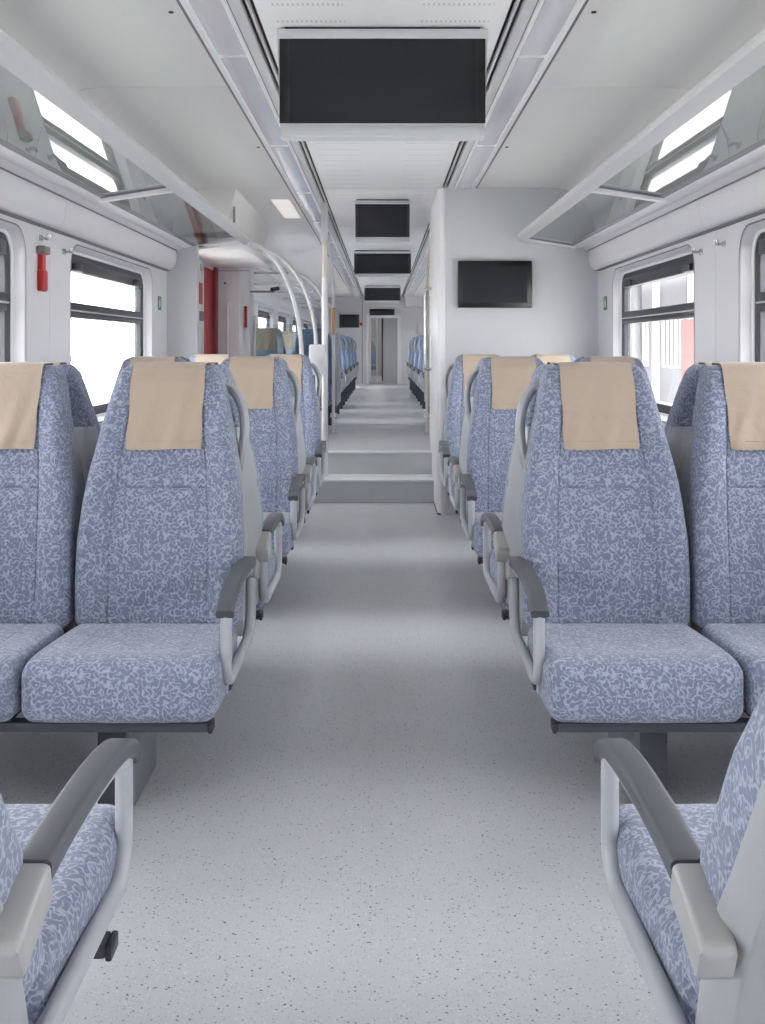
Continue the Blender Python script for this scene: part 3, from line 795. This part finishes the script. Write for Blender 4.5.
hang_screen(13.0, .68, 2.322, 2.02, 'black ceiling screen, third from the front, just below the second')
hang_screen(20.5, .68, 2.322, 2.02, 'small distant black ceiling screen, fourth from the front')
def wall_screen(x0, x1, y, z0, z1, label):
    t = tag(empty('wall_screen', ((x0+x1)/2, y, z0)), label, 'screen')
    L(MB().box(x0, x1, y-.045, y, z0, z1, .008), t).build('screen_case', 'bezel', t)
    L(MB().box(x0+.035, x1-.035, y-.048, y-.044, z0+.035, z1-.035), t).build('display', 'screen', t, False)
    L(MB().box(x0+.15, x1-.15, y-.001, y+.001, z0+.1, z1-.1), t).build('wall_mount', 'dark_gap', t, False)
    return t
wall_screen(.536, 1.064, 7.93, 1.479, 1.814, 'black flat screen mounted on the grey partition wall at right')
wall_screen(-.98, -.53, 25.3, 1.64, 1.94, 'small black wall screen on the far end wall left of the door')
o = MB().box(-.29, .27, 25.22, 25.27, 1.92, 2.06, .005).build('door_display', 'bezel'); tag(o, 'narrow black display strip above the far end door', 'display')
o = MB().tube([(-.49, 25.29, 1.72), (-.49, 25.25, 1.72)], .035, 12).build('red_lamp', 'red'); tag(o, 'small red round fitting right of the far wall screen', 'lamp')

# ---------------------------------------------------------------- rails and posts
t = tag(empty('stair_post', (-.455, 8.75, 0)), 'white floor-to-ceiling post at the left of the steps', 'post')
L(MB().tube([(-.455,8.75,0),(-.455,8.75,1.75)], .024, 14), t).build('post', 'pole_white', t)
L(MB().tube([(-.455,8.75,1.75),(-.455,8.75,2.1)], .023, 14), t).build('post_sleeve', 'pole_cream', t)
L(MB().box(-.485,-.430, 8.72, 8.78, 2.02, CZ, .005), t).build('ceiling_bracket', 'rail_grey', t)
o = MB().box(-.575,-.445, 8.67, 8.72, .98, 1.22, .012).build('ticket_box', 'pole_white'); tag(o, 'small white box fixed to the post left of the steps', 'box')
t = tag(empty('curved_pole', (-.475, 10.75, .36)), 'slim pole with curved top and orange section left of the far aisle', 'pole')
P = fillet([(-.475,10.75,.36),(-.475,10.75,1.80),(-.50,10.75,2.12),(-.58,10.75,CZ)], .2, 6)
L(MB().tube(P, .016, 10), t).build('pole', 'pole_white', t)
L(MB().tube([(-.475,10.75,1.32),(-.475,10.75,1.58)], .019, 10), t).build('orange_grip', 'pole_orange', t)
L(MB().tube([(-.475,10.75,.52),(-.475,10.75,.56)], .03, 10), t).build('pole_collar', 'pole_white', t)
t = tag(empty('curved_pole', (.43, 10.7, .36)), 'slim cream pole with curved top right of the far aisle', 'pole')
P = fillet([(.43,10.7,.36),(.43,10.7,1.80),(.44,10.7,2.12),(.50,10.7,CZ)], .2, 6)
L(MB().tube(P, .016, 10), t).build('pole', 'pole_cream', t)
L(MB().tube([(.43,10.7,.52),(.43,10.7,.56)], .03, 10), t).build('pole_collar', 'pole_white', t)
t = tag(empty('curved_pole', (.425, 9.6, .36)), 'white vertical pole just beyond the right partition', 'pole')
L(MB().tube([(.425,9.6,.36),(.425,9.6,CZ)], .018, 10), t).build('pole', 'pole_white', t)
L(MB().tube([(.425,9.6,1.30),(.425,9.6,1.36)], .026, 10), t).build('pole_collar', 'rail_grey', t)
o = MB().tube(fillet([(.395,8.95,1.02),(.345,8.95,1.02),(.345,8.95,1.67),(.395,8.95,1.67)], .02), .012, 10).build('partition_grab_rail', 'chrome'); tag(o, 'metal grab rail on the aisle side of the right partition', 'grab rail')
arcs = [(8.25, -.985, 1.965, -.60, 1.10, 0.0, 'nearest'), (9.2, -1.0, 1.99, -.55, 1.2, .36, 'middle'), (12.55, -1.0, 2.02, -.62, 1.45, .36, 'farthest')]
for y, xa, za, xb, zb, zf, nm in arcs:
    P = []
    for k in range(17):
        a = k/16*PI/2; P.append((xb+(xa-xb)*(1-math.sin(a))**.9, y, zb+(za-zb)*(math.cos(a))**.9))
    P.append((xb+.02, y, zf+.3)); P.append((xb+.02, y, zf))
    o = MB().tube(P, .0165, 10).build('curved_handrail', 'rail_grey'); tag(o, 'curved grey handrail sweeping down from the left rack end, %s of three' % nm, 'handrail')
t = tag(empty('draught_screen', (-.95, 10.2, .36)), 'clear glass draught screen in front of the first far left seats', 'glass screen')
L(MB().box(-1.22,-.56, 10.6, 10.608, .75, 1.42), t).build('screen_pane', 'screen_glass', t, False)
L(MB().tube([(-1.22,10.604,.36),(-1.22,10.604,1.5)], .014, 10), t).build('screen_post', 'pole_white', t)
L(MB().tube([(-.56,10.604,.36),(-.56,10.604,1.5)], .014, 10), t).build('screen_post', 'pole_white', t)
t = tag(empty('camera_bracket', (-1.1, 10.2, 1.8)), 'small dark camera on a grey bracket under the vestibule ceiling', 'camera')
L(MB().box(-1.245,-1.02, 10.42, 10.46, 1.71, 1.73, .004), t).build('bracket', 'gap_grey', t)
L(MB().tube([(-1.03,10.34,1.735),(-.98,10.42,1.75)], .020, 10), t).build('camera_body', 'rubber', t)

# ---------------------------------------------------------------- small fittings on the pillars
def hook(s, y, z, label):
    t = tag(empty('coat_hook', (s*WX, y, z)), label, 'coat hook', 'metal coat hooks on the window pillars')
    L(MB().box(*sorted((s*WX, s*(WX-.006))), y-.022, y+.022, z-.014, z+.014, .003), t).build('hook_plate', 'chrome', t)
    for dy in (-.018, .012):
        L(MB().tube(fillet([(s*(WX-.004), y+dy, z), (s*(WX-.035), y+dy, z-.004), (s*(WX-.040), y+dy, z+.016)], .01, 4), .005, 8), t).build('hook_arm', 'chrome', t)
hook(1, 5.36, 1.66, 'metal coat hook on the right pillar, next to the window edge')
hook(1, 5.00, 1.665, 'metal coat hook on the right pillar, on the camera side of the joint')
hook(-1, 5.36, 1.66, 'metal coat hook on the left pillar between hammer and window')
hook(-1, 5.00, 1.69, 'metal coat hook on the left pillar above the red hammer')
t = tag(empty('emergency_hammer', (-WX, 4.98, 1.46)), 'red emergency hammer in its holder on the left window pillar', 'hammer')
L(MB().box(-WX,-WX+.03, 4.945, 5.015, 1.45, 1.545, .008), t).build('holder', 'red', t)
L(MB().prism([(-WX,1.545),(-WX+.022,1.545),(-WX+.022,1.63),(-WX,1.645)], 4.955, 5.005), t).build('handle', 'red', t)
L(MB().box(-WX+.005,-WX+.04, 4.93, 5.02, 1.615, 1.652, .006), t).build('hammer_head', 'hammer_grey', t)
for s in (-1, 1):
    S = 'left' if s < 0 else 'right'
    t = tag(empty('exit_sign', (s*WX, 7.67, 1.5)), 'small green emergency exit sticker beside the %s window near the partition' % S, 'sign')
    x = sorted((s*WX, s*(WX-.002)))
    L(MB().box(*x, 7.61, 7.72, 1.455, 1.55), t).build('sticker', 'green', t, False)
    x2 = sorted((s*(WX-.002), s*(WX-.003)))
    m = MB().box(*x2, 7.662, 7.674, 1.525, 1.537); m.box(*x2, 7.655, 7.678, 1.495, 1.521); m.box(*x2, 7.648, 7.656, 1.472, 1.497); m.box(*x2, 7.675, 7.684, 1.478, 1.499)
    L(m, t).build('pictogram', 'white_mark', t, False)

# ---------------------------------------------------------------- outside
for s, S in ((-1,'left'), (1,'right')):
    o = MB().box(*sorted((s*2.0, s*7)), -20, 60, -.6, .0).build('platform', 'platform', None, False); tag(o, 'pale station platform outside the %s windows' % S, 'platform')
    o = MB().box(*sorted((s*2.3, s*2.42)), -20, 60, .0, .012).build('safety_line', 'tactile', None, False); tag(o, 'pale safety line along the %s platform edge' % S, 'line')
MB().box(-60, 60, -40, 120, -1.4, -1.3).build('floor_ground', 'platform', None, False)['kind'] = 'structure'
t = tag(empty('station_building', (6.4, 24, 0)), 'pale station building with tall windows and a red door beyond the right platform', 'building')
L(MB().box(6.2, 9, 13, 40, 0, 3.2), t).build('wall', 'facade', t, False)
for k in range(9):
    y = 14.2+k*2.9
    f = L(MB().box(6.14, 6.22, y, y+1.5, .75, 2.0, .01), t).build('window', 'white_mark', t)
    L(MB().box(6.12, 6.14, y+.1, y+.7, .85, 1.9), t).build('pane', 'facade_dark', f, False) if False else None
    mm = MB(); [mm.box(6.12, 6.14, y+.1+.35*j, y+.14+.35*j, .8, 1.95) for j in range(4)]
    L(mm, t).build('glazing_bars', 'facade_dark', f, False)
    L(MB().box(6.10, 6.2, y+1.9, y+2.2, 0, 3.0), t).build('pilaster', 'white_mark', t, False)
L(MB().box(6.08, 6.2, 21.3, 22.6, .2, 1.75), t).build('door', 'facade_red', t, False)
t = tag(empty('platform_canopy', (5, 24, 2.6)), 'thin station canopy roof seen through the right upper panes', 'canopy')
L(MB().box(3.9, 6.0, 10, 42, 2.62, 2.76), t).build('roof_slab', 'facade', t, False)
L(MB().box(3.86, 3.92, 10, 42, 2.52, 2.82), t).build('fascia', 'facade_dark', t, False)
for k in range(5):
    L(MB().tube([(4.6, 14+k*6, 0), (4.6, 14+k*6, 2.62)], .07, 10), t).build('column', 'facade', t)
t = tag(empty('platform_fence', (-6.5, 20, 0)), 'pale low fence at the back of the left platform', 'fence')
L(MB().box(-6.55,-6.5, 8, 42, .9, 1.0), t).build('top_rail', 'facade', t, False)
for k in range(18):
    L(MB().box(-6.55,-6.5, 8+k*2, 8.08+k*2, 0, .9), t).build('fence_post', 'facade', t, False)
